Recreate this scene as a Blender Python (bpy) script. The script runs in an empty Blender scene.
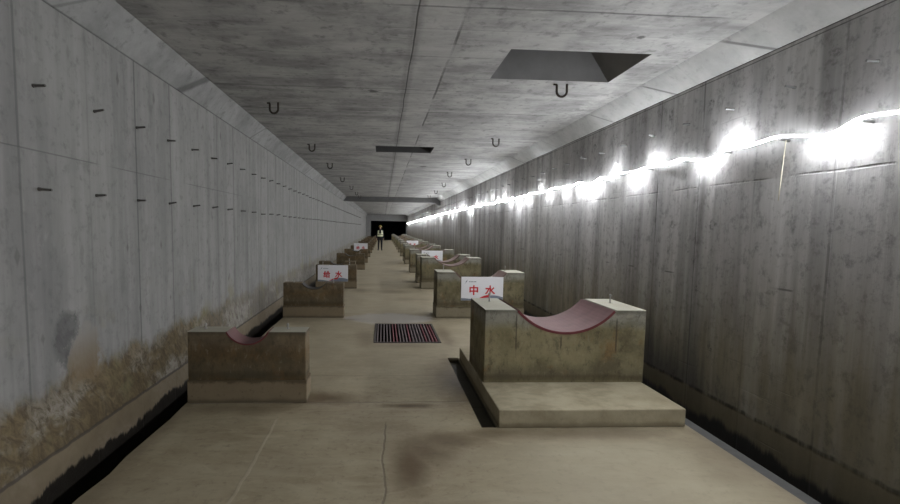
import bpy, bmesh, math, random
from mathutils import Vector, Matrix
random.seed(7)
scene = bpy.context.scene
C = scene.collection
H = 1.55          # eye height above the floor; x right, y along the tunnel, z up, floor at z = 0

# ------------------------------------------------------------------ node helpers
class N:
    """tiny expression builder over one material's node tree"""
    def __init__(self, name, rough=.85, spec=.3):
        self.m = bpy.data.materials.new(name); self.m.use_nodes = True
        self.t = self.m.node_tree; self.t.nodes.clear()
        self.out = self.t.nodes.new('ShaderNodeOutputMaterial')
        self.b = self.t.nodes.new('ShaderNodeBsdfPrincipled')
        self.t.links.new(self.b.outputs[0], self.out.inputs[0])
        self.b.inputs['Roughness'].default_value = rough
        self.b.inputs['Specular IOR Level'].default_value = spec
    def put(self, sock, v):
        if isinstance(v, bpy.types.NodeSocket): self.t.links.new(v, sock)
        elif isinstance(v, (tuple, list)):
            sock.default_value = (*v, 1) if len(sock.default_value) == 4 else v
        else: sock.default_value = v
    def math(self, op, a, b=0., c=None, clamp=False):
        n = self.t.nodes.new('ShaderNodeMath'); n.operation = op; n.use_clamp = clamp
        self.put(n.inputs[0], a); self.put(n.inputs[1], b)
        if c is not None: self.put(n.inputs[2], c)
        return n.outputs[0]
    def add(self, a, b): return self.math('ADD', a, b)
    def sub(self, a, b): return self.math('SUBTRACT', a, b)
    def mul(self, a, b, clamp=False): return self.math('MULTIPLY', a, b, clamp=clamp)
    def mx(self, a, b): return self.math('MAXIMUM', a, b)
    def step(self, v, lo, hi, o0=0., o1=1.):
        n = self.t.nodes.new('ShaderNodeMapRange'); n.interpolation_type = 'SMOOTHSTEP'
        self.put(n.inputs[0], v)
        if lo < hi: vals = (lo, hi, o0, o1)
        else: vals = (hi, lo, o1, o0)
        for i, x in enumerate(vals): n.inputs[i + 1].default_value = x
        return n.outputs[0]
    def pos(self):
        g = self.t.nodes.new('ShaderNodeNewGeometry'); return g.outputs['Position']
    def obj(self):
        g = self.t.nodes.new('ShaderNodeTexCoord'); return g.outputs['Object']
    def rnd(self):
        g = self.t.nodes.new('ShaderNodeObjectInfo'); return g.outputs['Random']
    def xyz(self, v):
        s = self.t.nodes.new('ShaderNodeSeparateXYZ'); self.put(s.inputs[0], v); return s.outputs[:]
    def vec(self, x, y, z):
        s = self.t.nodes.new('ShaderNodeCombineXYZ')
        for i, a in enumerate((x, y, z)): self.put(s.inputs[i], a)
        return s.outputs[0]
    def scl(self, v, s):
        n = self.t.nodes.new('ShaderNodeVectorMath'); n.operation = 'MULTIPLY'
        self.put(n.inputs[0], v); self.put(n.inputs[1], s); return n.outputs[0]
    def off(self, v, s):
        n = self.t.nodes.new('ShaderNodeVectorMath'); n.operation = 'ADD'
        self.put(n.inputs[0], v); self.put(n.inputs[1], s); return n.outputs[0]
    def noise(self, v, s=1., detail=4., rough=.55, dist=0.):
        n = self.t.nodes.new('ShaderNodeTexNoise')
        self.put(n.inputs['Vector'], v); n.inputs['Scale'].default_value = s
        n.inputs['Detail'].default_value = detail; n.inputs['Roughness'].default_value = rough
        n.inputs['Distortion'].default_value = dist
        return n.outputs['Fac']
    def white(self, v):
        n = self.t.nodes.new('ShaderNodeTexWhiteNoise'); n.noise_dimensions = '1D'
        self.put(n.inputs['W'], v); return n.outputs['Value']
    def mix(self, f, a, b, mode='MIX'):
        n = self.t.nodes.new('ShaderNodeMix'); n.data_type = 'RGBA'; n.blend_type = mode
        self.put(n.inputs[0], f); self.put(n.inputs[6], a); self.put(n.inputs[7], b)
        return n.outputs[2]
    def line(self, c, at, w, soft=.004):
        return self.step(self.math('ABSOLUTE', self.sub(c, at)), w + soft, w)
    def lines(self, c, o, s, w, soft=.004, lo=.15):
        """repeating joint lines, each of its own strength"""
        k = self.math('DIVIDE', self.sub(c, o), s)
        f = self.math('ABSOLUTE', self.sub(self.math('FRACT', self.add(k, .5)), .5))
        m = self.step(self.mul(f, s), w + soft, w)
        st = self.white(self.math('FLOOR', self.add(k, .5)))
        return self.mul(m, self.add(lo, self.mul(st, 1 - lo)))
    def blob(self, a, b, ca, cb, ra, rb, wob=None, amp=.5, lo=1.1, hi=.6):
        """soft irregular stain: an ellipse with a noisy rim"""
        da = self.math('DIVIDE', self.sub(a, ca), ra); db = self.math('DIVIDE', self.sub(b, cb), rb)
        d = self.math('SQRT', self.add(self.mul(da, da), self.mul(db, db)))
        if wob is not None: d = self.add(d, self.mul(self.sub(wob, .5), amp))
        return self.step(d, lo, hi)
    def bump(self, h, strength=.3, dist=.01):
        n = self.t.nodes.new('ShaderNodeBump'); n.inputs['Strength'].default_value = strength
        n.inputs['Distance'].default_value = dist; self.put(n.inputs['Height'], h)
        self.t.links.new(n.outputs[0], self.b.inputs['Normal'])
    def color(self, c): self.put(self.b.inputs['Base Color'], c)
    def grey(self, f, a, b):
        return self.mix(f, (a,) * 3 if not isinstance(a, tuple) else a, (b,) * 3 if not isinstance(b, tuple) else b)

def plain(name, col, rough=.6, metal=0., spec=.4, noise=0., scale=20.):
    n = N(name, rough, spec); n.b.inputs['Metallic'].default_value = metal
    if noise:
        f = n.noise(n.obj(), scale, 4)
        n.color(n.mix(f, tuple(c * (1 - noise) for c in col), tuple(min(1, c * (1 + noise)) for c in col)))
        n.bump(f, .15, .003)
    else: n.color(col)
    return n.m

# ------------------------------------------------------------------ concrete of the shell
def mat_wall_left():
    n = N('left wall concrete', .9, .2); p = n.pos(); x, y, z = n.xyz(p)
    fine = n.noise(p, 14, 6, .65); mid = n.noise(p, 2.2, 4, .6)
    streak = n.noise(n.vec(0., n.mul(y, 5.5), n.mul(z, .35)), 1., 5, .65)
    broad = n.noise(n.vec(3., n.mul(y, .8), n.mul(z, .5)), 1., 3)
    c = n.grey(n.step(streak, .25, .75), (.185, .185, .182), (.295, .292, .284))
    c = n.mix(n.mul(n.step(mid, .4, .75), .35), c, (.155, .156, .157))
    c = n.mix(n.mul(n.step(broad, .4, .7), .3), c, (.30, .298, .29))
    c = n.mix(n.mul(n.step(fine, .52, .72), .5), c, (.125, .125, .125))
    grit = n.noise(n.vec(1., n.mul(y, 9.), n.mul(z, 5.)), 1., 8, .75)
    c = n.mix(n.mul(n.step(grit, .48, .34), .35), c, (.11, .11, .108)); c = n.mix(n.mul(n.step(grit, .55, .70), .3), c, (.34, .338, .33))
    seam = n.lines(y, 2.493, .566, .004, .008, .12)
    faint = n.lines(y, 2.493, .566, .03, .05, .1)
    c = n.mix(n.mul(faint, .22), c, (.15, .15, .15))
    c = n.mix(n.mul(seam, .65), c, (.07, .07, .07))
    hz = n.mul(n.line(z, 1.96, .0012, .005), n.step(n.noise(n.vec(0., y, 0.), 1.3, 2), .35, .5))
    hz = n.mul(hz, n.step(y, 7.5, 5.))
    c = n.mix(n.mul(hz, .6), c, (.10, .10, .10))
    # rows of dark tie-hole drips
    wob = n.noise(n.vec(0., n.mul(y, 12.), n.mul(z, 5.)), 1., 3)
    drip = None
    for z0, h, o in ((2.62, .07, 2.39), (1.36, .06, 2.45), (.86, .05, 2.6)):
        k = n.sub(n.math('FRACT', n.add(n.math('DIVIDE', n.sub(y, o), .51), .5)), .5)
        d = n.add(n.math('ABSOLUTE', n.mul(k, 22.)), n.math('ABSOLUTE', n.math('DIVIDE', n.sub(z, z0), h)))
        d = n.add(d, n.mul(n.sub(wob, .5), 1.6))
        m = n.mul(n.step(d, 1.1, .4), n.add(.25, n.mul(n.white(n.math('FLOOR', n.add(n.math('DIVIDE', n.sub(y, o), .51), .5))), .75)))
        drip = m if drip is None else n.mx(drip, m)
    c = n.mix(n.mul(drip, .6), c, (.085, .08, .075))
    # broken patch of render low down near the camera
    w2 = n.noise(p, 9, 6, .65)
    d1 = n.blob(y, z, 2.80, .80, .12, .19, w2, 2.2, 1.05, .75); d2 = n.blob(y, z, 2.95, .68, .17, .23, w2, 1.8, 1.05, .7)
    tan = d2; grey = n.mul(d1, n.sub(1., d2))
    rim = n.mul(n.mul(n.blob(y, z, 2.80, .80, .14, .215, w2, 2.2, 1.05, .85), n.sub(1., n.mx(d1, d2))), n.step(w2, .42, .6))
    # damp band: tan rust stain with lime bloom over it
    edge = n.add(n.mul(n.noise(n.vec(0., n.mul(y, 2.2), 0.), 1., 4, .6), .34), n.mul(n.noise(n.vec(0., n.mul(y, 9.), n.mul(z, 5.)), 1., 6, .7), .30))
    damp = n.step(n.sub(z, edge), .31, .17)
    scratch = n.noise(n.vec(2., n.add(n.mul(y, 15.), n.mul(z, 8.)), n.mul(z, 9.)), 1., 8, .75, .8)
    dc = n.grey(n.step(scratch, .3, .7), (.055, .039, .016), (.175, .130, .062))
    c = n.mix(n.mul(damp, n.add(.42, n.mul(n.step(y, 7., 4.), .46))), c, dc)
    lime = n.mul(n.step(n.noise(n.vec(5., n.mul(y, 1.3), n.mul(z, 2.)), 1., 5, .65), .44, .56), n.step(z, .62, .34))
    c = n.mix(n.mul(n.mul(lime, n.step(scratch, .35, .6)), .62), c, (.36, .35, .33))
    olive = n.mul(n.step(n.noise(n.vec(9., n.mul(y, 2.), n.mul(z, 2.5)), 1., 4), .55, .7), n.step(z, 1.15, .6))
    c = n.mix(n.mul(olive, .5), c, (.20, .185, .10))
    c = n.mix(n.mul(grey, .75), c, n.grey(n.step(scratch, .3, .7), (.055, .056, .058), (.12, .12, .12)))
    c = n.mix(n.mul(tan, .7), c, n.grey(n.step(z, .88, .6), (.25, .24, .22), (.17, .125, .072)))
    c = n.mix(n.mul(rim, .7), c, (.08, .08, .08))
    # pour joint at the kicker and the kicker below it
    wz = n.add(z, n.mul(n.sub(n.noise(n.vec(0., n.mul(y, 9.), 0.), 1., 4), .5), .03))
    kick = n.step(wz, .14, .125)
    kc = n.grey(n.noise(p, 5, 5), (.14, .108, .068), (.27, .225, .158))
    c = n.mix(n.mul(kick, .85), c, kc)
    c = n.mix(n.mul(n.line(wz, .133, .006, .012), .75), c, (.06, .055, .05))
    jag = n.add(n.mul(n.noise(n.vec(0., n.mul(y, 14.), n.mul(z, 2.)), 1., 6, .75), .20), n.mul(n.noise(n.vec(0., n.mul(y, 1.6), 3.), 1., 3), .26))
    wet = n.step(n.sub(z, jag), -.27, -.30)
    c = n.mix(n.mul(wet, .96), c, (.012, .011, .010))
    n.color(c)
    n.put(n.b.inputs['Roughness'], n.mix(wet, (.9,) * 3, (.45,) * 3))
    n.bump(n.add(n.add(n.mul(fine, .5), n.mul(n.mul(damp, scratch), 1.2)), n.mul(n.add(seam, hz), -1.2)), .25, .012)
    return n.m

def mat_wall_right():
    n = N('right wall concrete', .8, .3); p = n.pos(); x, y, z = n.xyz(p)
    fine = n.noise(p, 16, 6, .65); mid = n.noise(p, 1.8, 4, .6)
    streak = n.noise(n.vec(0., n.mul(y, 7.), n.mul(z, .3)), 1., 6, .68)
    streak2 = n.noise(n.vec(4., n.mul(y, 2.2), n.mul(z, .12)), 1., 3, .5)
    c = n.grey(n.step(streak, .25, .75), (.42, .416, .42), (.66, .655, .655))  # base paler than the concrete, standing in for the rope's glow
    c = n.mix(n.mul(n.step(streak2, .42, .62), .45), c, (.29, .28, .285))
    c = n.mix(n.mul(n.step(mid, .42, .75), .35), c, (.58, .575, .57))
    c = n.mix(n.mul(n.step(fine, .52, .72), .5), c, (.16, .16, .16))
    # olive brown damp lower half
    low = n.step(n.add(z, n.mul(n.sub(streak, .5), .9)), 1.45, .35)
    lc = n.grey(n.step(n.noise(n.vec(8., n.mul(y, 3.), n.mul(z, .8)), 1., 5, .6), .3, .7), (.155, .132, .075), (.31, .275, .19))
    c = n.mix(n.mul(low, .8), c, lc)
    # rough board lines
    boards = n.mul(n.step(n.noise(n.vec(2., n.mul(y, .5), n.mul(z, 20.)), 1., 4, .6), .62, .72), n.step(n.noise(n.vec(1., n.mul(y, .8), n.mul(z, 1.2)), 1., 2), .5, .62))
    c = n.mix(n.mul(boards, .4), c, (.06, .06, .06))
    seam = n.lines(y, 2.604, .589, .004, .008, .1)
    c = n.mix(n.mul(n.lines(y, 2.604, .589, .05, .06, .05), .28), c, (.08, .08, .08))
    c = n.mix(n.mul(n.mul(seam, n.step(n.noise(n.vec(0., n.mul(y, 3.), n.mul(z, 2.)), 1., 4, .7), .4, .6)), .6), c, (.05, .05, .05))
    hz = n.mul(n.line(n.add(z, n.mul(n.sub(n.noise(n.vec(0., y, 0.), 1.5, 2), .5), .02)), 1.95, .002, .008), n.step(n.noise(n.vec(0., n.mul(y, 3.), 0.), 1.3, 5, .7), .42, .62))
    hz2 = n.mul(n.line(z, 1.15, .003, .008), n.step(n.noise(n.vec(3., n.mul(y, 2.), 0.), 1.3, 2), .55, .62))
    c = n.mix(n.mul(n.mx(hz, hz2), .6), c, (.03, .03, .03))
    top = n.mx(n.line(z, 2.855, .002, .004), n.mul(n.line(z, 2.885, .005, .006), 1.2))
    c = n.mix(n.mul(top, .7), c, (.05, .05, .05))
    # tie-hole bruises
    wob = n.noise(n.vec(0., n.mul(y, 14.), n.mul(z, 9.)), 1., 4)
    drip = None; wob2 = n.noise(p, 30, 4, .7)
    for z0, h, o, wd in ((2.68, .10, 2.66, 12.), (1.62, .06, 2.55, 9.), (1.02, .05, 2.7, 14.), (.55, .06, 2.5, 14.)):
        kk = n.add(n.math('DIVIDE', n.sub(y, o), .517), .5)
        k = n.sub(n.math('FRACT', kk), .5)
        d = n.add(n.math('ABSOLUTE', n.mul(k, wd)), n.math('ABSOLUTE', n.math('DIVIDE', n.sub(z, z0), h)))
        d = n.add(d, n.mul(n.sub(wob, .5), 3.2))
        m = n.mul(n.mul(n.step(d, 1.3, .2), n.step(wob2, .44, .6)), n.white(n.math('FLOOR', kk)))
        drip = m if drip is None else n.mx(drip, m)
    c = n.mix(n.mul(drip, .75), c, (.05, .05, .05))
    # pale lime runs
    run = n.mul(n.step(n.noise(n.vec(6., n.mul(y, 9.), n.mul(z, .25)), 1., 4, .6), .66, .74), n.step(n.noise(n.vec(2., n.mul(y, 1.2), n.mul(z, 1.5)), 1., 3), .5, .62))
    c = n.mix(n.mul(n.mul(run, n.step(z, 1.9, 1.3)), .55), c, (.30, .28, .23))
    band = n.noise(n.vec(7., n.mul(y, 3.4), n.mul(z, .22)), 1., 3, .6)
    c = n.mix(n.mul(n.step(band, .52, .68), .45), c, (.13, .125, .12)); c = n.mix(n.mul(n.step(band, .46, .32), .3), c, (.58, .57, .55))
    grit = n.noise(n.vec(1., n.mul(y, 11.), n.mul(z, 7.)), 1., 8, .78)
    c = n.mix(n.mul(n.step(grit, .50, .36), .4), c, (.09, .088, .085))
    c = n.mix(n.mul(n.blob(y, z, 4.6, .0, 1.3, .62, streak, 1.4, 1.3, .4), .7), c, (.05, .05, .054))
    wz = n.add(z, n.mul(n.sub(n.noise(n.vec(0., n.mul(y, 8.), 0.), 1., 5, .7), .5), .05))
    kick = n.step(wz, .14, .12)
    c = n.mix(n.mul(kick, .7), c, n.grey(n.noise(p, 4, 5), (.15, .125, .075), (.27, .23, .155)))
    c = n.mix(n.mul(n.mul(n.line(wz, .133, .006, .02), n.step(n.noise(n.vec(0., n.mul(y, 6.), 1.), 1., 4, .7), .38, .58)), .8), c, (.03, .03, .026))
    jag = n.add(n.mul(n.noise(n.vec(0., n.mul(y, 6.), 0.), 1., 6, .75), .26), n.mul(n.noise(n.vec(0., n.mul(y, 1.0), 3.), 1., 2), .22))
    wet = n.step(n.sub(z, jag), -.27, -.33)
    c = n.mix(n.mul(wet, .93), c, (.04, .04, .042))
    n.color(c)
    n.put(n.b.inputs['Roughness'], n.mix(wet, (.8,) * 3, (.4,) * 3))
    n.bump(n.add(n.add(n.mul(fine, .4), n.mul(streak, .9)), n.mul(n.add(seam, n.add(hz, boards)), -1.)), .35, .012)
    return n.m

def mat_ceiling():
    n = N('ceiling concrete', .9, .2); p = n.pos(); x, y, z = n.xyz(p)
    fine = n.noise(p, 12, 6, .65); mid = n.noise(p, 1.6, 5, .6)
    grain = n.noise(n.vec(n.mul(x, 1.1), n.mul(y, 4.2), 0.), 1., 8, .72)
    c = n.grey(n.step(grain, .28, .72), (.225, .225, .225), (.45, .45, .445))
    brd = n.white(n.math('FLOOR', n.mul(n.add(y, n.mul(n.sub(mid, .5), .05)), 3.3)))
    c = n.mix(n.mul(n.step(brd, .3, 1.), .22), c, (.15, .15, .15))
    scuff = n.noise(n.vec(n.mul(x, 3.), n.mul(y, 9.), 2.), 1., 8, .75)
    c = n.mix(n.mul(n.step(scuff, .54, .68), .4), c, (.56, .56, .55))
    c = n.mix(n.mul(n.step(scuff, .44, .32), .45), c, (.11, .11, .11))
    c = n.mix(n.mul(n.step(mid, .45, .62), .5), c, (.50, .50, .49))
    c = n.mix(n.mul(n.step(n.noise(n.off(p, (5., 2., 0.)), 2.6, 5, .7), .52, .72), .4), c, (.17, .17, .17))
    c = n.mix(n.mul(n.step(fine, .52, .70), .5), c, (.12, .12, .12))
    wx = n.add(x, n.mul(n.sub(n.noise(n.vec(0., n.mul(y, 1.5), 0.), 1., 3), .5), .03))
    l1 = n.line(wx, .225, .0015, .008); l1s = n.line(wx, .225, .02, .05)
    l2 = n.mul(n.line(wx, .56, .004, .014), n.step(n.noise(n.vec(0., n.mul(y, 1.4), 7.), 1., 3), .4, .55))
    strip = n.mul(n.step(wx, .20, .24), n.step(wx, .60, .54))
    c = n.mix(n.mul(strip, .25), c, (.50, .50, .49))
    c = n.mix(n.mul(l1s, .28), c, (.10, .10, .10))
    c = n.mix(n.mul(l1, .75), c, (.03, .03, .03))
    c = n.mix(n.mul(l2, .7), c, (.06, .06, .06))
    wy = n.add(y, n.mul(n.sub(n.noise(n.vec(n.mul(x, 1.2), 0., 0.), 1., 3), .5), .03))
    seam = n.lines(wy, .35, .89, .004, .012, .1); seam2 = n.lines(wy, .70, .53, .003, .012, .0)
    gap = n.step(n.noise(n.vec(n.mul(x, 1.1), n.mul(y, .9), 4.), 1., 3), .38, .52)
    inner = n.mul(n.step(x, -1.86, -1.80), n.step(x, 2.70, 2.60))
    c = n.mix(n.mul(n.mul(n.mul(seam, gap), inner), .75), c, (.05, .05, .05))
    c = n.mix(n.mul(n.mul(seam2, gap), .4), c, (.08, .08, .08))
    c = n.mix(n.mul(n.line(y, 11.57, .012, .02), .8), c, (.05, .05, .05))
    c = n.mix(n.mul(n.line(y, 32.5, .03, .03), .7), c, (.05, .05, .05))
    # smooth lighter fillet along both sides, with its own joints
    hl = n.step(x, -1.80, -1.84); hr = n.step(x, 2.60, 2.68)
    hn = n.noise(p, 2.2, 6, .65)
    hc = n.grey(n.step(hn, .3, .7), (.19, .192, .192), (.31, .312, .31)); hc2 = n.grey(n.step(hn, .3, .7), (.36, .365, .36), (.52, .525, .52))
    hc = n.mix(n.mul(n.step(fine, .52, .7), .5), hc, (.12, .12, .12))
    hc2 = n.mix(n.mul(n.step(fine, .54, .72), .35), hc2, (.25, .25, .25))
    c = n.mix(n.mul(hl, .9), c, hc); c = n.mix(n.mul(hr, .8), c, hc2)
    yl = n.sub(y, n.mul(n.add(x, 2.), 1.65)); yr = n.add(y, n.mul(n.sub(x, 2.84), 1.3))
    hs = n.mx(n.mul(hl, n.mx(n.line(yl, 4.38, .03, .06), n.mx(n.mul(n.line(yl, 2.78, .004, .02), .6), n.lines(yl, 6.6, 2.2, .01, .03, .2)))),
              n.mul(hr, n.mx(n.line(yr, 3.10, .008, .02), n.mx(n.line(yr, 4.17, .006, .02), n.mul(n.lines(yr, 5.3, 1.7, .006, .02, .2), n.step(y, 4.8, 5.))))))
    c = n.mix(n.mul(hs, .65), c, (.07, .07, .07))
    c = n.mix(n.mul(n.line(x, -1.998, .001, .007), .65), c, (.05, .05, .05))
    for bx, by, r in ((-.13, 4.9, .075), (.96, 10.7, .12), (1.98, 3.36, .04)):
        c = n.mix(n.mul(n.blob(x, y, bx, by, r, r * .8, fine, 2.6), .7), c, (.045, .045, .045))
    white = n.mul(n.blob(x, y, 2.45, 5.6, .10, 1.3, mid, 1.8), n.step(fine, .45, .6))
    c = n.mix(n.mul(white, .6), c, (.55, .55, .54))
    n.color(c)
    n.bump(n.add(n.add(n.mul(fine, .5), n.mul(grain, .6)), n.mul(n.add(n.mul(seam, inner), n.add(l1, l2)), -1.)), .25, .012)
    return n.m

def mat_floor():
    n = N('floor screed', .7, .35); p = n.pos(); x, y, z = n.xyz(p)
    fine = n.noise(p, 18, 6, .7); mid = n.noise(p, 1.7, 5, .6); big = n.noise(p, .5, 3)
    sweep = n.noise(n.vec(n.mul(x, 1.2), n.mul(y, 5.), 0.), 1., 5, .6, 1.0)
    c = n.grey(n.step(mid, .3, .7), (.205, .168, .105), (.31, .267, .18))
    swirl = n.noise(n.vec(n.mul(x, 2.2), n.mul(y, 6.), 5.), 1., 8, .72, 2.2)
    c = n.mix(n.mul(n.step(swirl, .5, .68), .35), c, (.39, .345, .245)); c = n.mix(n.mul(n.step(swirl, .46, .32), .4), c, (.135, .10, .062))
    c = n.mix(n.mul(n.step(sweep, .4, .72), .45), c, (.35, .31, .22))
    c = n.mix(n.mul(n.step(big, .42, .62), .3), c, (.25, .21, .148))
    c = n.mix(n.mul(n.step(fine, .52, .70), .45), c, (.14, .11, .072))
    # right foreground is paler and greener
    pale = n.blob(x, y, 1.7, 2.5, 1.0, .9, mid, 1.2, 1.3, .4)
    c = n.mix(n.mul(pale, .45), c, (.37, .335, .25))
    far = n.step(y, 3.2, 5.5)
    c = n.mix(n.mul(far, .4), c, (.31, .27, .19))
    wob = n.noise(p, 3.5, 5, .6)
    stain_and_shade = None
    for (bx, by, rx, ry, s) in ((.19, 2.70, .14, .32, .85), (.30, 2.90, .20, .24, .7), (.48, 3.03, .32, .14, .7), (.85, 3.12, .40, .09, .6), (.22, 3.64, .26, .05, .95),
                                (-.50, 3.82, .36, .16, .8), (.74, 4.3, .20, .7, .8), (1.5, 3.10, 1.0, .10, .55),  # long blob left of the big slab paints in its shadow
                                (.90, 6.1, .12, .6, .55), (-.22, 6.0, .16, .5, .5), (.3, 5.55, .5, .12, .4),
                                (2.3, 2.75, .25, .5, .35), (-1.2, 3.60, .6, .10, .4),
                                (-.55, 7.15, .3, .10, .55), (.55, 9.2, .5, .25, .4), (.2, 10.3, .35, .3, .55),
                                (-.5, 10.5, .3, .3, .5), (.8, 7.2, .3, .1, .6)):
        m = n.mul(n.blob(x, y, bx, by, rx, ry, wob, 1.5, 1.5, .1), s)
        stain_and_shade = m if stain_and_shade is None else n.mx(stain_and_shade, m)
    c = n.mix(stain_and_shade, c, (.085, .053, .024))
    # puddle beyond the grate, its wet sheen painted pale
    pud = n.blob(x, y, .12, 7.25, .75, .42, wob, .9, 1.2, .7)
    c = n.mix(n.mul(pud, .6), c, (.36, .34, .32))
    # trowel ridges and cracks
    r1 = n.mul(n.line(n.add(x, n.mul(n.sub(mid, .5), .10)), n.add(-.873, n.mul(y, .012)), .007, .006), n.step(y, 3.42, 3.36))
    r2 = n.mul(n.line(n.add(x, n.mul(n.sub(mid, .5), .12)), .02, .004, .006), n.step(y, 3.35, 3.25))
    c = n.mix(n.mul(r1, .35), c, (.40, .35, .27)); c = n.mix(n.mul(r2, .6), c, (.10, .08, .06))
    j = n.mx(n.line(n.add(y, n.mul(n.sub(wob, .5), .05)), 3.72, .005, .01), n.mx(n.line(y, 11.57, .015, .02), n.lines(y, 7.6, 3.2, .008, .012, .2)))
    c = n.mix(n.mul(j, .45), c, (.10, .08, .06))
    # dirty edges towards both channels
    ed = n.mx(n.step(n.add(x, n.mul(n.sub(wob, .5), .35)), -1.50, -1.72), n.step(n.add(x, n.mul(n.sub(wob, .5), .35)), 2.30, 2.50))
    c = n.mix(n.mul(ed, .45), c, (.12, .092, .062))
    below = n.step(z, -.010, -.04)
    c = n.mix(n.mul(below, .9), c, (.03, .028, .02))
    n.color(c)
    n.put(n.b.inputs['Roughness'], n.mix(n.mx(n.mul(pud, .8), n.mul(stain_and_shade, .5)), (.72,) * 3, (.35,) * 3))
    n.bump(n.add(n.add(n.mul(fine, .5), n.mul(sweep, .5)), n.mul(n.sub(r1, n.add(r2, j)), 1.2)), .22, .012)
    return n.m

def mat_block(name, band_lo, tall, dirty, shoulder=.8, ca=(.19, .165, .09), cb=(.30, .262, .155), marks=False):
    """cast support: grey shoulders, tan middle, dark wet tide mark"""
    n = N(name, .85, .25); p = n.obj(); x, y, z = n.xyz(p); r = n.rnd()
    q = n.off(p, n.vec(n.mul(r, 37.), n.mul(r, 11.), 0.))
    fine = n.noise(q, 22, 6, .7); mid = n.noise(q, 3.5, 5, .6)
    drip = n.noise(n.scl(q, (9., 9., 1.2)), 1., 4, .6)
    zz = n.add(z, n.add(n.mul(n.sub(mid, .5), .12), n.mul(n.sub(drip, .5), .10)))
    c = n.grey(n.step(mid, .3, .7), tuple(v * dirty for v in ca), tuple(v * dirty for v in cb))
    c = n.mix(n.mul(n.step(zz, tall - .20, tall - .08), shoulder), c, n.grey(n.noise(q, 7, 5), (.20, .20, .18), (.33, .33, .30)))
    c = n.mix(n.mul(n.mul(n.step(zz, band_lo + .02, band_lo + .06), n.step(zz, band_lo + .22, band_lo + .10)), .55), c, (.11, .095, .062))
    rust = n.mul(n.step(n.noise(n.off(q, (3., 0., 9.)), 3., 5, .65), .54, .68), n.step(drip, .38, .58))
    c = n.mix(n.mul(rust, .55), c, (.20, .105, .035))
    grit = n.noise(n.scl(q, (14., 14., 7.)), 1., 8, .78)
    c = n.mix(n.mul(n.step(grit, .50, .36), .55), c, (.045, .04, .028)); c = n.mix(n.mul(n.step(grit, .54, .68), .35), c, (.34, .31, .225))
    c = n.mix(n.mul(n.step(n.add(z, n.mul(n.sub(drip, .5), .05)), tall - .045, tall - .01), .5), c, (.06, .055, .042))
    c = n.mix(n.mul(n.step(n.math('ABSOLUTE', n.sub(n.add(z, n.mul(n.sub(mid, .5), .06)), band_lo + .045)), .05, .01), .5), c, (.055, .042, .024))
    c = n.mix(n.mul(n.step(fine, .6, .74), .45), c, (.09, .08, .06))
    dirt = n.mul(n.step(n.noise(n.scl(q, (2.5, 2.5, 5.)), 1., 6, .7), .50, .66), .5)
    c = n.mix(dirt, c, (.085, .075, .05))
    if marks:
        for mx_, za, zb in ((.29, .42, .80), (.71, .43, .60), (1.23, .40, .76)):
            ln = n.mul(n.line(n.add(x, n.mul(n.sub(drip, .5), .02)), mx_, .003, .006), n.mul(n.step(z, za, za + .06), n.step(z, zb, zb - .05)))
            c = n.mix(n.mul(ln, .75), c, (.05, .04, .03))
    c = n.mix(n.mul(n.step(z, tall - .004, tall - .001), .8), c, n.grey(mid, (.33, .315, .25), (.44, .43, .36)))
    n.color(c); n.bump(n.add(n.mul(fine, .8), n.mul(grit, .6)), .45, .012)
    return n.m

def mat_plinth(name, dirty, ca=(.25, .215, .145), cb=(.35, .31, .22)):
    n = N(name, .85, .25); p = n.obj(); x, y, z = n.xyz(p); r = n.rnd()
    q = n.off(p, n.vec(n.mul(r, 23.), 0., 0.))
    fine = n.noise(q, 24, 6, .7); mid = n.noise(q, 4, 5)
    c = n.grey(mid, tuple(v * dirty for v in ca), tuple(v * dirty for v in cb))
    c = n.mix(n.mul(n.step(fine, .56, .70), .6), c, (.07, .06, .045))
    c = n.mix(n.mul(n.step(n.add(z, n.mul(n.sub(n.noise(q, 9, 6, .7), .5), .10)), .165, .195), .75), c, (.075, .058, .034))
    c = n.mix(n.mul(n.step(n.add(z, n.mul(n.sub(mid, .5), .06)), .05, .01), .7), c, (.10, .085, .055))
    n.color(c); n.bump(fine, .25, .01); return n.m

def mat_slab():
    n = N('base slab concrete', .85, .25); p = n.obj(); x, y, z = n.xyz(p)
    fine = n.noise(p, 20, 6, .7); mid = n.noise(p, 2.5, 5, .6)
    c = n.grey(n.step(mid, .3, .7), (.24, .205, .135), (.37, .33, .235))
    c = n.mix(n.mul(n.step(fine, .6, .74), .4), c, (.12, .10, .07))
    c = n.mix(n.mul(n.step(n.add(z, n.mul(n.sub(mid, .5), .07)), .055, .015), .6), c, (.13, .105, .065))
    c = n.mix(n.mul(n.step(n.noise(n.scl(p, (3., 5., 3.)), 1., 7, .7), .48, .66), .45), c, (.17, .145, .092))
    crack = n.line(n.add(x, n.mul(n.sub(n.noise(n.scl(p, (1., 1., 3.)), 6, 4), .5), .22)), n.add(-.42, n.mul(y, .2)), .003, .006)
    c = n.mix(n.mul(crack, .7), c, (.06, .05, .04))
    n.color(c); n.bump(n.add(fine, n.mul(mid, .7)), .3, .012); return n.m

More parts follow.
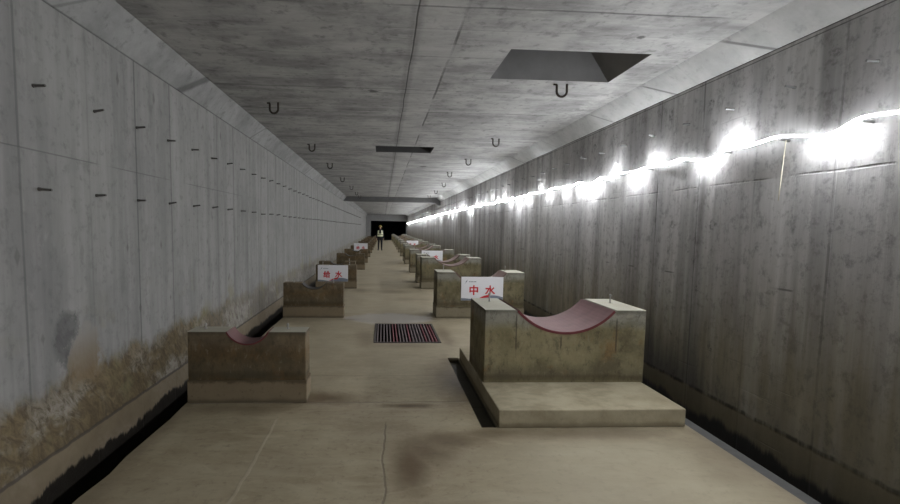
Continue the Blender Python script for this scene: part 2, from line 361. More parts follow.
M = {}
M['wl'] = mat_wall_left(); M['wr'] = mat_wall_right(); M['ceil'] = mat_ceiling(); M['floor'] = mat_floor()
M['blockR'] = mat_block('support concrete', .2, .80, .68, .7); M['blockB'] = mat_block('big support concrete', .14, .82, .85, .7, marks=True)
M['blockL'] = mat_block('low support concrete', .2, .63, .60, .12, (.15, .105, .055), (.26, .185, .095))
M['plinthR'] = mat_plinth('plinth concrete', .75); M['plinthL'] = mat_plinth('low plinth concrete', .68, (.25, .195, .125), (.37, .30, .20))
M['slab'] = mat_slab()
M['pink'] = plain('faded red rubber lining', (.125, .062, .062), .7, 0, .3, .3, 9)
M['pinkedge'] = plain('red lining edge', (.13, .03, .035), .7, 0, .3, .2, 9)
M['dusty'] = plain('dusty pink lining', (.15, .10, .088), .8, 0, .2, .25, 9)
M['darklin'] = plain('black rubber lining', (.05, .045, .04), .7, 0, .3, .2, 9)
M['steel'] = plain('galvanised steel', (.42, .41, .39), .45, .8, .5, .25, 30)
M['rust'] = plain('rusted reinforcing bar', (.045, .036, .030), .8, .2, .3, .4, 30)
M['stub'] = plain('dull steel stub', (.10, .095, .09), .6, .4, .4, .3, 30)
M['stubr'] = plain('lit steel stub', (.26, .26, .26), .5, .5, .5, .2, 30)  # lit copy of the stub steel, rope light put into the colour
M['grate'] = plain('grate steel', (.20, .165, .165), .5, .5, .5, .3, 25)
M['gratered'] = plain('red leaded grate steel', (.20, .075, .085), .6, .3, .4, .3, 25)
M['frame'] = plain('grate frame steel', (.07, .06, .055), .6, .4, .4, .3, 25)
M['lip'] = plain('kerb cement', (.07, .07, .069), .75, 0, .3, .35, 12)
M['beam'] = plain('beam concrete', (.13, .13, .13), .9, 0, .2, .3, 6)
M['slotc'] = plain('shade-dark slot concrete', (.075, .075, .075), .9, 0, .2, .3, 4)  # shade inside the far ceiling slot put into the colour
M['shaft'] = plain('shaft concrete', (.20, .20, .20), .9, 0, .2, .3, 4)  # darker than the ceiling: shade of the opening put into the colour
M['dark'] = plain('unlit tunnel black', (.018, .024, .027), .9, 0, .1, .2, 3)  # darkness of the unlit stretch put into the surface colour
M['endw'] = plain('end wall concrete', (.34, .34, .34), .9, 0, .2, .25, 2)
M['board'] = plain('white sign board', (.80, .80, .84), .45, 0, .4)
M['red'] = plain('red lettering', (.55, .02, .03), .5)
M['navy'] = plain('navy emblem', (.03, .04, .09), .5)
M['tgrey'] = plain('grey print', (.28, .29, .33), .5)
M['wave'] = plain('blue grey print', (.20, .23, .29), .5)
M['wire'] = plain('pale wire', (.62, .58, .47), .6)
n = N('rope light glow'); n.color((.9, .95, 1.))
n.b.inputs['Emission Color'].default_value = (.965, .98, 1., 1); n.b.inputs['Emission Strength'].default_value = 400
M['led'] = n.m
n = N('rope light sleeve'); n.color((.9, .95, 1.))
n.b.inputs['Emission Color'].default_value = (.965, .98, 1., 1); n.b.inputs['Emission Strength'].default_value = 13
M['ledside'] = n.m

# ------------------------------------------------------------------ mesh helpers
def link(name, bm, mats, parent=None, smooth=False, loc=None):
    me = bpy.data.meshes.new(name); bm.normal_update(); bm.to_mesh(me); bm.free()
    for m in (mats if isinstance(mats, (list, tuple)) else [mats]): me.materials.append(m)
    if smooth:
        for f in me.polygons: f.use_smooth = True
    o = bpy.data.objects.new(name, me); C.objects.link(o)
    if parent is not None: o.parent = parent
    if loc is not None: o.location = loc
    return o
def structure(name, bm, mats, smooth=False):
    o = link(name, bm, mats, None, smooth); o['kind'] = 'structure'; return o
def thing(name, label, cat, loc=(0, 0, 0), group=None):
    o = bpy.data.objects.new(name, None); o.empty_display_size = .1; C.objects.link(o); o.location = loc
    tag(o, label, cat, group); return o
def tag(o, label, cat, group=None):
    o['label'] = label; o['category'] = cat
    if group: o['group'] = group
def dup(root, loc, label, group=None):
    r = root.copy(); C.objects.link(r); r.location = loc; r['label'] = label
    if group: r['group'] = group
    for ch in list(root.children):
        c = ch.copy(); C.objects.link(c); c.parent = r
        for g in list(ch.children):
            d = g.copy(); C.objects.link(d); d.parent = c
    return r
def quad(bm, a, b, c, d, mi=0):
    f = bm.faces.new([bm.verts.new(v) for v in (a, b, c, d)]); f.material_index = mi; return f
def box(bm, x0, x1, y0, y1, z0, z1, bev=0.):
    r = bmesh.ops.create_cube(bm, size=1.)
    vs = r['verts']
    bmesh.ops.scale(bm, vec=(x1 - x0, y1 - y0, z1 - z0), verts=vs)
    bmesh.ops.translate(bm, vec=((x0 + x1) / 2, (y0 + y1) / 2, (z0 + z1) / 2), verts=vs)
    if bev:
        es = list({e for v in vs for e in v.link_edges})
        bmesh.ops.bevel(bm, geom=es, offset=bev, segments=2, profile=.5, affect='EDGES')
def tube(bm, pts, r, seg=8, cap=True):
    pts = [Vector(p) for p in pts]; rings = []
    up = None
    for i, p in enumerate(pts):
        t = (pts[min(i + 1, len(pts) - 1)] - pts[max(i - 1, 0)]).normalized()
        if up is None:
            up = t.orthogonal().normalized()
        up = (up - t * up.dot(t)).normalized(); w = t.cross(up)
        rr = r[i] if isinstance(r, (list, tuple)) else r
        rings.append([bm.verts.new(p + (up * math.cos(k * math.tau / seg) + w * math.sin(k * math.tau / seg)) * rr) for k in range(seg)])
    for a, b in zip(rings, rings[1:]):
        for k in range(seg): bm.faces.new((a[k], a[(k + 1) % seg], b[(k + 1) % seg], b[k]))
    if cap: bm.faces.new(rings[0][::-1]); bm.faces.new(rings[-1])
def cyl(bm, c, r, z0, z1, seg=12): tube(bm, [(c[0], c[1], z0), (c[0], c[1], z1)], r, seg)
def extrude_profile(bm, prof, y0, y1, bev=0.):
    """closed profile in x,z drawn counter-clockwise seen from -y, extruded along y"""
    a = [bm.verts.new((x, y0, z)) for x, z in prof]; b = [bm.verts.new((x, y1, z)) for x, z in prof]
    f0 = bm.faces.new(a); f1 = bm.faces.new(b[::-1])
    k = len(prof)
    for i in range(k): bm.faces.new((a[i], b[i], b[(i + 1) % k], a[(i + 1) % k]))
    if bev:
        es = [e for f in (f0, f1) for e in f.edges]
        bmesh.ops.bevel(bm, geom=list(set(es)), offset=bev, segments=2, profile=.5, affect='EDGES')
    bmesh.ops.recalc_face_normals(bm, faces=bm.faces[:])
WORDS = ('zero first second third fourth fifth sixth seventh eighth ninth tenth eleventh twelfth thirteenth fourteenth fifteenth '
         'sixteenth seventeenth eighteenth nineteenth').split()
TENS = {20: 'twent', 30: 'thirt', 40: 'fort', 50: 'fift', 60: 'sixt', 70: 'sevent', 80: 'eight', 90: 'ninet'}
def nth(k):
    if k < 20: return WORDS[k]
    t = TENS[k // 10 * 10]
    return t + 'ieth' if k % 10 == 0 else t + 'y-' + WORDS[k % 10]

# ------------------------------------------------------------------ the shell
XL, XR, ZC = -2.0, 2.84, 3.05
FL, FR, LIP = -1.69, 2.45, 2.547
Y0, Y1 = -9., 52.
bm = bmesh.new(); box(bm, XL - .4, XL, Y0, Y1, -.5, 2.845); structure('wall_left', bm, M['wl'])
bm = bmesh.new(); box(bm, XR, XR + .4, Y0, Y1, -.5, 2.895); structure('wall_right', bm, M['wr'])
bm = bmesh.new(); box(bm, XL - .4, XR + .4, Y0 - .3, Y0, -.5, 3.3); structure('wall_back', bm, M['endw'])

def cells(bm, xs, ys, z, holes, flip=False):
    for i in range(len(xs) - 1):
        for j in range(len(ys) - 1):
            cx, cy = (xs[i] + xs[i + 1]) / 2, (ys[j] + ys[j + 1]) / 2
            if any(h[0] < cx < h[1] and h[2] < cy < h[3] for h in holes): continue
            q = [(xs[i], ys[j], z), (xs[i + 1], ys[j], z), (xs[i + 1], ys[j + 1], z), (xs[i], ys[j + 1], z)]
            quad(bm, *(q[::-1] if flip else q))
# floor with the drain channels, the grate pit and the slot beside the big slab
GX0, GX1, GY0, GY1 = -.115, .80, 5.68, 6.82
SX0, SX1, SY0, SY1 = .785, .915, 3.22, 5.02
bm = bmesh.new()
cells(bm, [-1.62, GX0, SX0, GX1, SX1, FR], [Y0, SY0, SY1, GY0, GY1, Y1], 0., [(GX0, GX1, GY0, GY1), (SX0, SX1, SY0, SY1)])
def pit(x0, x1, y0, y1, d):
    quad(bm, (x0, y0, 0), (x0, y1, 0), (x0, y1, -d), (x0, y0, -d)); quad(bm, (x1, y1, 0), (x1, y0, 0), (x1, y0, -d), (x1, y1, -d))
    quad(bm, (x0, y1, 0), (x1, y1, 0), (x1, y1, -d), (x0, y1, -d)); quad(bm, (x1, y0, 0), (x0, y0, 0), (x0, y0, -d), (x1, y0, -d))
    quad(bm, (x0, y0, -d), (x1, y0, -d), (x1, y1, -d), (x0, y1, -d))
pit(GX0, GX1, GY0, GY1, .5); pit(SX0, SX1, SY0, SY1, .06)
# ragged left edge of the screed
rr = random.Random(3); yy = Y0; edge = []
while yy < Y1:
    s = 1 if yy > 8 else .5
    edge.append((FL + rr.gauss(0, .012), yy)); yy += rr.uniform(.05, .16) / s
edge.append((FL, Y1))
for (xa, ya), (xb, yb) in zip(edge, edge[1:]):
    quad(bm, (xa, ya, 0), (-1.62, ya, 0), (-1.62, yb, 0), (xb, yb, 0))
    quad(bm, (xa, ya, -.012), (xa, ya, 0), (xb, yb, 0), (xb, yb, -.012))
    quad(bm, (xa - .004, ya, -.4), (xa, ya, -.012), (xb, yb, -.012), (xb - .004, yb, -.4))
quad(bm, (XL, Y0, -.38), (FL + .05, Y0, -.38), (FL + .05, Y1, -.38), (XL, Y1, -.38))
quad(bm, (FR, Y0, 0), (FR, Y0, -.4), (FR, Y1, -.4), (FR, Y1, 0))
quad(bm, (FR - .05, Y0, -.4), (XR, Y0, -.4), (XR, Y1, -.4), (FR - .05, Y1, -.4))
structure('floor', bm, M['floor'])
# cement kerb strip along the right channel
bm = bmesh.new(); box(bm, FR, LIP, Y0, Y1, -.4, -.006, 0.)
structure('trim_1', bm, M['lip'])

# ceiling, fillets and openings
O1 = (1.05, 2.262, 3.664, 4.38); O2 = (-.164, .93, 8.11, 8.75)
bm = bmesh.new()
xs = sorted([-1.83, O2[0], O2[1], O1[0], O1[1], 2.63]); ys = sorted([Y0, O1[2], O1[3], O2[2], O2[3], Y1])
cells(bm, xs, ys, ZC, [O1, O2], True)
quad(bm, (XL, Y0, 2.835), (-1.83, Y0, ZC), (-1.83, Y1, ZC), (XL, Y1, 2.835))
quad(bm, (2.63, Y0, ZC), (XR, Y0, 2.885), (XR, Y1, 2.885), (2.63, Y1, ZC))
def shaft(o, h, lean, mi=1):
    x0, x1, y0, y1 = o; xt = x1 - lean; zt = ZC + h
    quad(bm, (x0, y1, ZC), (x1, y1, ZC), (xt, y1, zt), (x0, y1, zt), mi)
    quad(bm, (x0, y0, ZC), (x0, y0, zt), (xt, y0, zt), (x1, y0, ZC), mi)
    quad(bm, (x0, y0, ZC), (x0, y1, ZC), (x0, y1, zt), (x0, y0, zt), mi)
    quad(bm, (x1, y1, ZC), (x1, y0, ZC), (xt, y0, zt), (xt, y1, zt), mi)
    quad(bm, (x0, y0, zt), (x0, y1, zt), (xt, y1, zt), (xt, y0, zt), mi)
shaft(O1, .9, .60); shaft(O2, .9, 0., 2)
structure('ceiling', bm, [M['ceil'], M['shaft'], M['slotc']])
# downstand beam far along
bm = bmesh.new()
extrude_profile(bm, [(XL, 2.84), (-1.7, 2.82), (2.35, 2.82), (2.6, 2.78), (XR, 2.68), (XR, 3.06), (XL, 3.06)], 21.6, 22.0)
structure('trim_2', bm, M['beam'])
# end wall with the black mouth of the unlit stretch beyond
EX0, EX1, EZ = -1.52, 2.74, 2.30
bm = bmesh.new()
box(bm, XL - .4, EX0, Y1, Y1 + .35, -.5, 3.3); box(bm, EX1, XR + .4, Y1, Y1 + .35, -.5, 3.3); box(bm, EX0, EX1, Y1, Y1 + .35, EZ, 3.3)
structure('wall_far', bm, M['endw'])
bm = bmesh.new(); ye = Y1 + 14
box(bm, EX0 - .3, EX0, Y1 + .35, ye, -.3, 2.7); box(bm, EX1, EX1 + .3, Y1 + .35, ye, -.3, 2.7)
box(bm, EX0, EX1, Y1 + .35, ye, EZ, 2.7); box(bm, EX0, EX1, Y1, ye, -.3, -.002); box(bm, EX0 - .3, EX1 + .3, ye, ye + .2, -.3, 2.7)
structure('wall_end', bm, M['dark'])

# ------------------------------------------------------------------ pipe supports
def saddle_profile(w, h, s0, s1, dip, z0, seg=20):
    """block outline with a circular notch; local x from 0 to w"""
    c = s1 - s0; R = c * c / (8 * dip) + dip / 2; cx = (s0 + s1) / 2; cz = h - dip + R
    a = math.asin(min(1, c / 2 / R))
    arc = [(cx + R * math.sin(a - 2 * a * i / seg), cz - R * math.cos(a - 2 * a * i / seg)) for i in range(seg + 1)]
    return [(0, z0), (w, z0), (w, h)] + arc + [(0, h)], (cx, cz, R, a)
def liner(name, arc, t, y0, y1, mats, parent, lift=.0, seg=24):
    cx, cz, R, a = arc; bm = bmesh.new(); a2 = a + lift
    pr = [(cx + (R + .001) * math.sin(-a2 + 2 * a2 * i / seg), cz - (R + .001) * math.cos(-a2 + 2 * a2 * i / seg)) for i in range(seg + 1)]
    pi = [(cx + (R - t) * math.sin(a2 - 2 * a2 * i / seg), cz - (R - t) * math.cos(a2 - 2 * a2 * i / seg)) for i in range(seg + 1)]
    extrude_profile(bm, pr + pi, y0, y1)
    for f in bm.faces:
        f.smooth = False
        if abs(f.normal.y) > .9: f.material_index = 1
    return link(name, bm, mats, parent)
def stud(parent, x, y, z, h):
    bm = bmesh.new(); cyl(bm, (x, y), .007, z - .02, z + h, 8); cyl(bm, (x, y), .013, z + h - .022, z + h - .008, 6)
    cyl(bm, (x, y), .016, z, z + .006, 6)
    link('anchor_stud', bm, M['steel'], parent)
def make_support(name, label, w, d, h, s0, s1, dip, mb, mp, ml, studs, band=.2, plinth=True, lt=.02, y_over=.0, studh=.06):
    t = thing(name, label, 'pipe support')
    prof, arc = saddle_profile(w, h, s0, s1, dip, band)
    bm = bmesh.new(); extrude_profile(bm, prof, 0, d, .009); link('block', bm, mb, t)
    if plinth:
        bm = bmesh.new(); box(bm, -.008, w + .008, -.002, d + .008, 0, band, .005); link('plinth', bm, mp, t)
    liner('saddle_lining', arc, lt, -y_over, d + y_over, ml, t, -.035)
    for x, y in studs: stud(t, x, y, h, studh)
    return t
# right row
RY = [3.805, 7.28, 10.8, 11.97, 14.72, 18.2, 19.8, 23.2, 26.7, 30.2, 33.7, 37.2, 40.7, 44.2, 47.7]
RX = .93
big = make_support('pipe_support', 'nearest right-hand concrete pipe support with wide red-lined saddle on a broad base slab', 1.505, .65, .82,
                   .28, 1.225, .225, M['blockB'], None, [M['pink'], M['pinkedge']], [(.15, .46), (1.37, .40)], .14, False, .022, .004, .09)
big.location = (RX, RY[0], 0); big['group'] = 'right-hand row of pipe supports'
bm = bmesh.new(); box(bm, -.015, 1.49, -.60, 1.15, 0, .145, .008); link('base_slab', bm, M['slab'], big)
# keep the block clear of the slab: the slab is notched into it from below
proto = make_support('pipe_support', '', 1.52, .48, .80, .30, 1.22, .225, M['blockR'], M['plinthR'], [M['dusty'], M['dusty']],
                     [(.16, .40), (1.28, .38)], .2, True, .022, .004, .09)
special_r = {1: 'second right-hand pipe support, wearing the white sign of red characters 中水',
             2: 'third right-hand pipe support, pale pink saddle showing behind the second one',
             3: 'fourth right-hand pipe support, set close behind the third beyond the ceiling joint',
             4: 'fifth right-hand pipe support, carrying a white sign partly hidden by the fourth'}
for i in range(1, len(RY)):
    lab = special_r.get(i, 'concrete pipe support, %s from the near end of the right-hand row' % nth(i + 1))
    if i == 1: o = proto; o['label'] = lab; o['group'] = 'right-hand row of pipe supports'; o.location = (RX, RY[i], 0)
    else: dup(proto, (RX + {2: .05, 3: .02}.get(i, 0.), RY[i], 0), lab, 'right-hand row of pipe supports')
# left row
LY = [3.725, 7.28, 10.8, 11.97, 15.6, 18.7, 22.2, 25.7, 29.2, 32.7, 36.2, 39.7, 43.2, 46.7]
LX = -1.675
lp = make_support('pipe_support', 'nearest left-hand low brown concrete pipe support with small red-lined saddle', 1.01, .2, .63,
                  .322, .695, .118, M['blockL'], M['plinthL'], [M['pink'], M['pinkedge']], [(.11, .12), (.83, .12)], .2, True, .013, .003, .05)
lp.location = (LX, LY[0], 0); lp['group'] = 'left-hand row of pipe supports'
lp2 = make_support('pipe_support', '', 1.01, .2, .59, .30, .72, .11, M['blockL'], M['plinthL'], [M['darklin'], M['darklin']],
                   [(.16, .12), (.83, .12)], .2, True, .012, .003, .07)
special_l = {1: 'second left-hand low brown pipe support, dark empty saddle, in front of the sign',
             2: 'third left-hand pipe support, wearing the white sign of red characters 给水',
             3: 'fourth left-hand pipe support, set close behind the one wearing the sign'}
for i in range(1, len(LY)):
    lab = special_l.get(i, 'low concrete pipe support, %s from the near end of the left-hand row' % nth(i + 1))
    if i == 1: o = lp2; o['label'] = lab; o['group'] = 'left-hand row of pipe supports'; o.location = (LX, LY[i], 0)
    else: dup(lp2, (LX + {3: -.10}.get(i, 0.), LY[i], 0), lab, 'left-hand row of pipe supports')

# ------------------------------------------------------------------ sign boards on the supports
def glyph(ch, size, bold=.03):
    cu = bpy.data.curves.new('glyph', 'FONT'); cu.body = ch; cu.size = size; cu.offset = size * bold; cu.extrude = .0006
    o = bpy.data.objects.new('glyph', cu); C.objects.link(o)
    me = bpy.data.meshes.new_from_object(o.evaluated_get(bpy.context.evaluated_depsgraph_get()))
    bpy.data.objects.remove(o); bpy.data.curves.remove(cu)
    return me
GL = {}
def put_glyph(ch, cx, cz, size, parent, y):
    if (ch, size) not in GL:
        me = glyph(ch, size); xs = [v.co.x for v in me.vertices]; zs = [v.co.y for v in me.vertices]
        mx_, mz_ = (min(xs) + max(xs)) / 2, (min(zs) + max(zs)) / 2
        for v in me.vertices: v.co = Vector((v.co.x - mx_, -v.co.z, v.co.y - mz_))
        me.materials.clear(); me.materials.append(M['red']); GL[ch, size] = me
    o = bpy.data.objects.new('character', GL[ch, size]); C.objects.link(o); o.parent = parent; o.location = (cx, y, cz); return o
def poly(bm, pts, y0, y1):
    extrude_profile(bm, pts, y0, y1)
def make_sign(text, label, loc, w=.73, h=.41):
    t = thing('sign_board', label, 'sign', loc, 'white signs on the pipe supports')
    bm = bmesh.new(); box(bm, 0, w, -.008, 0, 0, h, .0015); b = link('board', bm, M['board'], t)
    put_glyph(text[0], w * .30, h * .44, .175, t, -.0095); put_glyph(text[1], w * .69, h * .44, .175, t, -.0095)
    bm = bmesh.new()
    poly(bm, [(.055, .285), (.085, .325), (.075, .325), (.115, .365), (.095, .335), (.105, .335)], -.0095, -.0080)
    link('emblem', bm, M['navy'], t)
    bm = bmesh.new()
    for k in range(5): box(bm, .135 + k * .026, .135 + k * .026 + .019, -.0092, -.0080, .318, .335)
    link('small_print', bm, M['tgrey'], t)
    # printed swoosh along the bottom edge
    def wave(f0, f1, x0, x1, mat, name, y):
        bm = bmesh.new(); k = 20
        lo = [(x0 + (x1 - x0) * i / k, f0(x0 + (x1 - x0) * i / k)) for i in range(k + 1)]
        hi = [(x0 + (x1 - x0) * i / k, f1(x0 + (x1 - x0) * i / k)) for i in range(k, -1, -1)]
        poly(bm, lo + hi, y, -.0080); link(name, bm, mat, t)
    base = lambda x: .002
    wave(base, lambda x: .018 + .024 * math.cos(x / w * 5.), 0.002, w * .45, M['wave'], 'grey_wave', -.0088)
    wave(base, lambda x: .008 + .085 * math.sin(min(1, max(0, (x / w - .34) / .66)) * 2.5), w * .42, w - .002, M['wave'], 'grey_wave', -.0089)
    wave(lambda x: .010 + .050 * math.sin(max(0, (x / w - .36) / .34) * 1.6), lambda x: .013 + .088 * math.sin(max(0, (x / w - .36) / .34) * 1.7), w * .37, w * .66, M['red'], 'red_swoosh', -.0094)
    return t
make_sign('中水', 'white sign with red characters 中水 on the right-hand support behind the big saddle', (1.345, 7.28 - .005, .313))
make_sign('给水', 'white sign with red characters 给水 on the third left-hand support', (-1.625, 10.8 - .005, .175), .75)
make_sign('中水', 'white sign on the fifth right-hand support, lower left hidden by nearer supports', (1.32, 14.72 - .005, .36))
make_sign('中水', 'tiny distant white sign on the ninth right-hand support', (1.45, 26.7 - .005, .33))
make_sign('给水', 'small distant white sign on the seventh left-hand support', (-1.50, 22.2 - .005, .30), .70)

# ------------------------------------------------------------------ floor grate
g = thing('floor_grate', 'rusty steel bar grate over the drain pit in the floor', 'grate', (GX0, GY0, 0))
W_, D_ = GX1 - GX0, GY1 - GY0
bm = bmesh.new()
for a in ((0, W_, 0, .035), (0, W_, D_ - .035, D_), (0, .03, .035, D_ - .035), (W_ - .03, W_, .035, D_ - .035)): box(bm, a[0], a[1], a[2], a[3], -.05, .008)
link('frame', bm, M['frame'], g)
nb = 19
for k in range(nb):
    xc = .03 + (W_ - .06) * (k + .5) / nb
    bm = bmesh.new(); box(bm, xc - .008, xc + .008, .035, D_ - .035, -.04, .006)
    link('bar', bm, M['gratered'] if k in (5, 6, 10, 15, 17, 18) else M['grate'], g)
bm = bmesh.new()
for yy in (.3, .57, .84): cyl_y = tube(bm, [(.03, yy, -.02), (W_ - .03, yy, -.02)], .005, 6)
link('cross_rod', bm, M['frame'], g)

# ------------------------------------------------------------------ ceiling hooks
bm = bmesh.new()
pts = [(-.085, 0, -.004), (-.055, 0, -.006)] + [(-.052, 0, -.02)] + [(-.052 * math.cos(math.pi * i / 12), 0, -.078 - .052 * math.sin(math.pi * i / 12)) for i in range(13)] + [(.052, 0, -.02), (.053, 0, .0), (.05, 0, .03)]
tube(bm, pts, .012, 8)
hook0 = link('ceiling_hook', bm, M['rust'], None, True)
hooks = [('left', x, y) for x, y in ((-1.353, 5.456), (-1.323, 8.08), (-1.282, 10.42), (-1.269, 13.4), (-1.19, 16.1), (-1.17, 18.83), (-1.15, 20.9))] + \
        [('right', x, y) for x, y in ((1.822, 4.47), (1.855, 7.2), (1.823, 9.365), (1.76, 11.58), (2.0, 14.4), (2.09, 17.33), (2.1, 20.0))]
for i, (side, x, y) in enumerate(hooks):
    o = hook0 if i == 0 else hook0.copy()
    if i: C.objects.link(o)
    o.location = (x, y, ZC); o.rotation_euler = (random.uniform(-.05, .05), 0, random.uniform(-.12, .12))
    k = i + 1 if i < 7 else i - 6
    lab = 'rusty U-shaped ceiling hook, %s from the near end of the %s-hand line' % (nth(k), side)
    if side == 'right' and k == 1: lab = 'rusty U-shaped ceiling hook hanging beside the large ceiling opening'
    tag(o, lab, 'hook', 'ceiling hooks of the %s-hand line' % side)

# ------------------------------------------------------------------ steel stubs in the walls
def stub_mesh(mat, s):
    bm = bmesh.new(); tube(bm, [(-.0 * s, 0, 0), (s * .07, 0, .004)], [.0085, .0075], 6); tube(bm, [(0, 0, 0), (s * .012, 0, 0)], .0115, 8)
    return link('wall_stub', bm, mat)
sl = stub_mesh(M['stub'], 1); sr = stub_mesh(M['stubr'], -1)
rows = [('upper', 'left', XL, 2.322, 2.621, .5085, sl), ('lower', 'left', XL, 1.741, 2.621, .5085, sl),
        ('upper', 'right', XR, 2.553, 2.41, .517, sr), ('lower', 'right', XR, 2.205, 2.41, .517, sr)]
used = set()
for (lev, side, x, z, y0, dy, src) in rows:
    k = 0
    while y0 + k * dy < 38:
        if src.name in used: o = src.copy(); C.objects.link(o)
        else: o = src; used.add(src.name)
        o.location = (x, y0 + k * dy + random.uniform(-.012, .012), z + random.uniform(-.008, .008))
        o.rotation_euler = (0, random.uniform(-.12, .12), random.uniform(-.15, .15))
        if side == 'right' and lev == 'lower': lab = 'steel stub carrying the rope light on the right wall, %s from the near end' % nth(k + 1)
        else: lab = 'steel stub in the %s row on the %s wall, %s from the near end' % (lev, side, nth(k + 1))
        tag(o, lab, 'stub', '%s row of stubs on the %s wall' % (lev, side)); k += 1

# ------------------------------------------------------------------ rope light on the right wall
rl = random.Random(11)
ctrl = []                                   # (y, gap from the wall, z)
k = -15
while True:
    ys_ = 2.41 + k * .517
    if ys_ > 51: break
    near = {0: .050, 1: .055, 2: .016, 3: .035, 4: .016}.get(k, .016 if (k % 2 == 0 and rl.random() < .75) else rl.uniform(.045, .075))
    ctrl.append((ys_, near, 2.222 + rl.uniform(-.004, .006)))
    mid = {0: (.012, 2.185), 1: (.060, 2.205), 2: (.013, 2.185), 3: (.018, 2.215)}.get(k)
    if mid is None: mid = (rl.uniform(.018, .07) if rl.random() < .7 else .014, 2.21 + rl.uniform(-.035, .012))
    ctrl.append((ys_ + .26, mid[0], mid[1])); k += 1
pts = []
for i in range(1, len(ctrl) - 2):
    p0, p1, p2, p3 = ctrl[i - 1:i + 3]
    for s in range(6):
        t = s / 6
        pts.append([.5 * ((2 * b) + (c - a) * t + (2 * a - 5 * b + 4 * c - d) * t * t + (3 * b - a - 3 * c + d) * t ** 3) for a, b, c, d in zip(p0, p1, p2, p3)])
def turn(y):
    """how far the ribbon's lit face is twisted from facing the room: plus looks up, minus looks down"""
    t = -.35
    for yc, hw, a in TW:
        d = abs(y - yc) / hw
        if d < 1: t += a * (.5 + .5 * math.cos(math.pi * d)) ** .5
    return t
TW = [(2.60, .20, -1.75), (3.40, .17, 2.0), (3.66, .16, -1.75), (4.43, .17, 2.0), (4.75, .16, -1.75), (5.2, .14, 2.0)]
yq = 5.7
while yq < 51:
    TW.append((yq, rl.uniform(.10, .18), rl.choice((-1.75, 2.05)))); yq += rl.uniform(.40, .75)
yq = 2.0
while yq > -8:
    TW.append((yq, rl.uniform(.10, .2), rl.choice((-2.3, 2.35)))); yq -= rl.uniform(.4, .9)
bm = bmesh.new(); rings = []
for y, g_, z in pts:
    a = turn(y); nx, nz = -math.cos(a), math.sin(a); tx, tz = -nz, nx        # lit direction, and across the ribbon
    cx = XR - min(.088, max(.02, g_ * 1.6)); hw_, ht = .0075, .0035
    rings.append([bm.verts.new((cx + tx * hw_ * i + nx * ht * j, y, z - max(0., y - 22) * .007 + tz * hw_ * i + nz * ht * j)) for i, j in ((-1, 1), (1, 1), (1, -1), (-1, -1))])
for a, b in zip(rings, rings[1:]):
    for k in range(4):
        f = bm.faces.new((a[k], a[(k + 1) % 4], b[(k + 1) % 4], b[k])); f.material_index = 0 if k == 0 else 1
bmesh.ops.recalc_face_normals(bm, faces=bm.faces[:])
rope = link('rope_light', bm, [M['led'], M['ledside']])
tag(rope, 'glowing cool white LED rope light strung along the right wall on steel stubs', 'rope light')
bm = bmesh.new(); tube(bm, [(XR - .03, 2.93, 2.20), (XR - .025, 2.945, 2.05), (XR - .018, 2.96, 1.9), (XR - .02, 2.965, 1.78)], .004, 6)
link('loose_wire', bm, M['wire'], rope, True)

